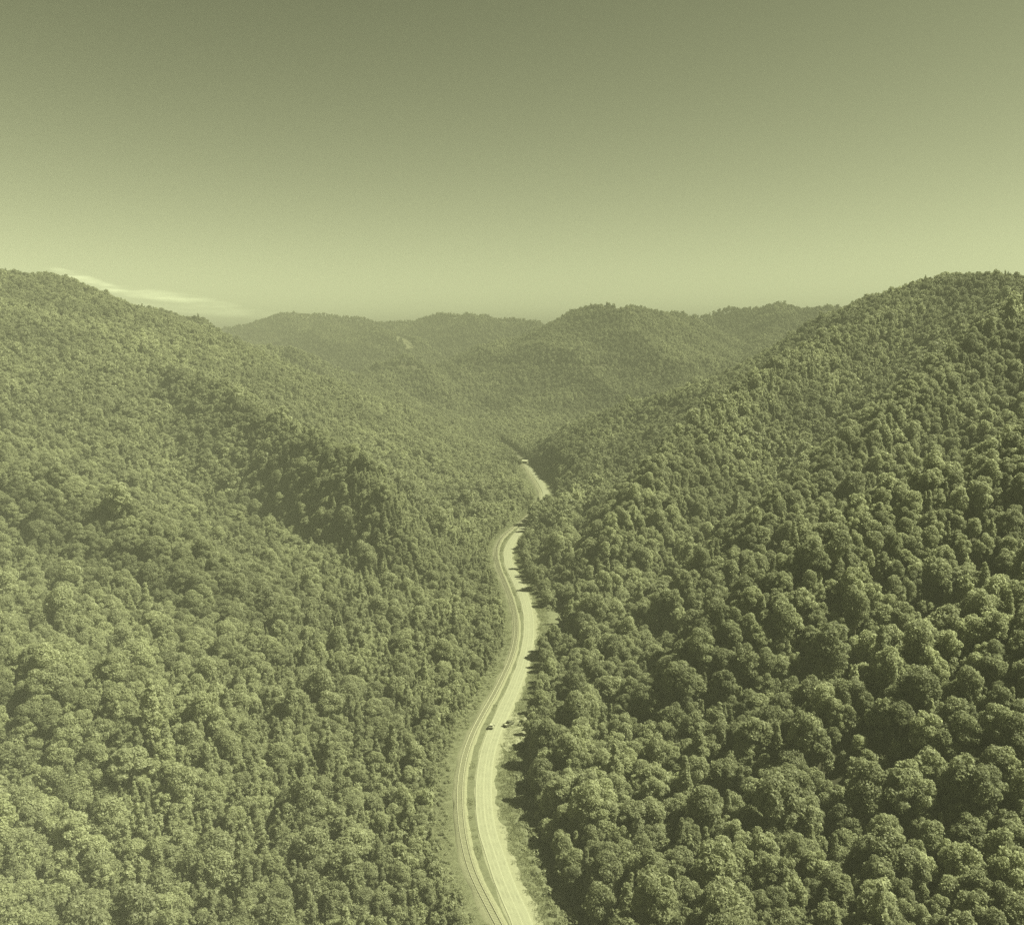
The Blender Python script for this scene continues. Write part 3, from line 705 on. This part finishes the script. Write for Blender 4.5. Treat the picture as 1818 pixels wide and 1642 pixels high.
# pale estate car on the road, seen from behind
t = car_root('estate_car', 'small pale estate car driving away up the pale valley road', 'car', -7.0, 306.2, 0.475, 9, 0.85)
prism('body', [(-2.3, 0.32), (-2.36, 0.62), (-2.28, 1.02), (1.0, 1.04), (2.15, 0.86), (2.34, 0.62), (2.3, 0.32)], [0.88, 0.9, 0.88, 0.9, 0.84, 0.8, 0.8], PAINT_PALE, t)
prism('roof', [(-2.12, 1.0), (-1.72, 1.62), (-1.2, 1.70), (-0.1, 1.68), (0.28, 1.58), (1.05, 1.0)], [0.84, 0.70, 0.68, 0.68, 0.69, 0.84], PAINT_PALE, t, 0.05)
plate('windscreen', [(-0.74, 0.99, 1.07), (0.74, 0.99, 1.07), (0.62, 0.36, 1.555), (-0.62, 0.36, 1.555)], GLASS, t, 0.03)
plate('rear_window', [(0.72, -2.10, 1.08), (-0.72, -2.10, 1.08), (-0.60, -1.78, 1.56), (0.60, -1.78, 1.56)], GLASS, t, 0.03)
for sgn in (-1, 1):
    plate('side_window', [(sgn * 0.835, -1.85, 1.1), (sgn * 0.835, 0.75, 1.1), (sgn * 0.715, 0.22, 1.52), (sgn * 0.715, -1.6, 1.54)], GLASS, t, 0.025)
    prism('roof_rail', [(-1.5, 1.70), (-1.5, 1.74), (-0.1, 1.74), (-0.1, 1.70)], [0.03] * 4, RUBBER, t, 0).location.x = sgn * 0.58
prism('bumper', [(-2.46, 0.34), (-2.46, 0.60), (-2.30, 0.62), (-2.30, 0.34)], [0.84] * 4, RUBBER, t, 0.03)
wheels(t, (-1.42, 1.4), 0.80, 0.34); lamps(t, 2.27, -2.30, 0.86, 0.62, 0.68)
# dark pickup pulled off on the gravel beside it
t = car_root('pickup_truck', 'dark pickup truck parked at an angle on gravel right of the road', 'pickup', -1.15, 308.4, 0.365, 38, 0.88)
prism('body', [(-0.55, 0.45), (-0.55, 1.15), (0.95, 1.16), (2.45, 1.02), (2.62, 0.72), (2.58, 0.42)], [0.95, 0.95, 0.95, 0.9, 0.86, 0.86], PAINT_DARK, t)
prism('cab', [(-0.52, 1.1), (-0.42, 1.74), (0.0, 1.84), (0.55, 1.82), (1.35, 1.12)], [0.88, 0.74, 0.72, 0.73, 0.86], PAINT_DARK, t, 0.05)
plate('windscreen', [(-0.76, 1.32, 1.18), (0.76, 1.32, 1.18), (0.64, 0.68, 1.74), (-0.64, 0.68, 1.74)], GLASS, t, 0.03)
plate('rear_window', [(0.68, -0.54, 1.2), (-0.68, -0.54, 1.2), (-0.60, -0.46, 1.66), (0.60, -0.46, 1.66)], GLASS, t, 0.03)
for sgn in (-1, 1):
    plate('side_window', [(sgn * 0.885, -0.35, 1.2), (sgn * 0.885, 1.05, 1.2), (sgn * 0.765, 0.5, 1.72), (sgn * 0.765, -0.28, 1.70)], GLASS, t, 0.025)
    prism('bed_side', [(-2.7, 0.5), (-2.7, 1.14), (-0.60, 1.14), (-0.60, 0.5)], [0.06] * 4, PAINT_DARK, t, 0.02).location.x = sgn * 0.89
prism('bed_floor', [(-2.68, 0.66), (-2.68, 0.74), (-0.60, 0.74), (-0.60, 0.66)], [0.82] * 4, STEEL, t, 0)
prism('tailgate', [(-2.78, 0.55), (-2.78, 1.13), (-2.71, 1.13), (-2.71, 0.55)], [0.82] * 4, PAINT_DARK, t, 0.015)
wheels(t, (-1.75, 1.65), 0.86, 0.40); lamps(t, 2.55, -2.72, 0.9, 0.74, 0.78)

def gravel_patch():
    V = [(0, 0, 0)]; 
    C0 = (0.0, 306.0); n = 28
    V = [(C0[0], C0[1], 0.30)]
    for i in range(n):
        a = 2 * math.pi * i / n; r = 1 + 0.12 * math.sin(3 * a + 1) + random.uniform(-.06, .06)
        V.append((C0[0] + math.cos(a) * 5.2 * r, C0[1] + math.sin(a) * 17 * r, 0.285))
    tag(mesh_obj('gravel_pull_off', V, [(0, 1 + i, 1 + (i + 1) % n) for i in range(n)], SHOULDER), kind='structure')
gravel_patch()

# pale boulders and bare rock left of the track
ROCK = simple_mat('pale_sandstone', (0.28, 0.275, 0.20), 0.95, 0.2, 0.9, 0.1, bump=0.4)
def boulder(x, y, r, label, seed):
    rng = np.random.default_rng(seed); v, f = ico(3)
    v = v * (1 + 0.22 * (np.sin(v[:, :1] * 3 + seed) * np.cos(v[:, 1:2] * 4 + seed) + np.sin(v[:, 2:3] * 5 + seed * 2) * 0.5)) * np.array([1.0, 1.3, 0.75]) * r
    v = np.round(v / (r * 0.22)) * (r * 0.22) * 0.45 + v * 0.55 + rng.normal(0, r * 0.012, v.shape)
    o = link(bpy.data.objects.new('boulder', fast_mesh('boulder', v, f, [ROCK]))); z = float(ground(np.array([x]), np.array([y]))[0])
    o.location = (x, y, z + r * 0.3); o.rotation_euler = (0, 0, rng.uniform(0, 6))
    tag(o, label, 'boulder', 'pale boulders left of the railway track')
boulder(-7.4, 437.0, 2.6, 'largest pale boulder left of the railway track, by the road bend', 1)
boulder(-8.6, 424.0, 1.6, 'middle pale boulder of three left of the railway track', 4)
boulder(-7.6, 409.0, 1.2, 'smallest pale boulder left of the track, nearest the camera of three', 6)

# small pale-roofed shed far up the road, and a stub of driveway
WALL = simple_mat('weathered_boards', (0.15, 0.148, 0.11), 0.9, 0.2, 2.0); ROOF = simple_mat('pale_sheet_roof', (0.40, 0.40, 0.31), 0.5, 0.08, 1.0, 0.4)
t = car_root('shed', 'small shed with bright pale metal roof where the far road disappears', 'shed', 14.5, 1047.0, 0.2, -62)
prism('wall', [(-4, -0.3), (-4, 3.0), (4, 3.0), (4, -0.3)], [2.6] * 4, WALL, t, 0)
V = []
for x, z in ((-3.1, 3.0), (0, 4.3), (3.1, 3.0)): V += [(x, -4.4, z), (x, 4.4, z), (x, -4.4, z + 0.12), (x, 4.4, z + 0.12)]
mesh_obj('roof', V, [(2, 3, 7, 6), (6, 7, 11, 10), (0, 4, 5, 1), (4, 8, 9, 5), (0, 1, 3, 2), (8, 10, 11, 9), (0, 2, 6, 4), (4, 6, 10, 8), (1, 5, 7, 3), (5, 9, 11, 7)], ROOF, t)
plate('door', [(2.62, -1.0, 0.0), (2.62, 0.2, 0.0), (2.62, 0.2, 2.1), (2.62, -1.0, 2.1)], PAINT_DARK, t)
# ------------------------------------------------------------------ thin haze over the whole valley, back-scattering tuned to lift near shadows
HAZE_DENSITY = 0.00050
hm, ht = new_mat('haze')
ho = ht.nodes.new('ShaderNodeOutputMaterial'); hv = ht.nodes.new('ShaderNodeVolumePrincipled')
hv.inputs['Color'].default_value = (0.655, 0.67, 0.59, 1); hv.inputs['Density'].default_value = HAZE_DENSITY; hv.inputs['Anisotropy'].default_value = -0.7
ht.links.new(hv.outputs[0], ho.inputs['Volume'])
hx0, hx1, hy0, hy1, hz0, hz1 = -4300.0, 4400.0, -1000.0, 9100.0, -12.0, 262.0
hverts = [(x, y, z) for z in (hz0, hz1) for (x, y) in ((hx0, hy0), (hx1, hy0), (hx1, hy1), (hx0, hy1))]
tag(mesh_obj('haze', hverts, [(3, 2, 1, 0), (4, 5, 6, 7), (0, 1, 5, 4), (1, 2, 6, 5), (2, 3, 7, 6), (3, 0, 4, 7)], hm), kind='stuff')
scene.cycles.volume_bounces = 0
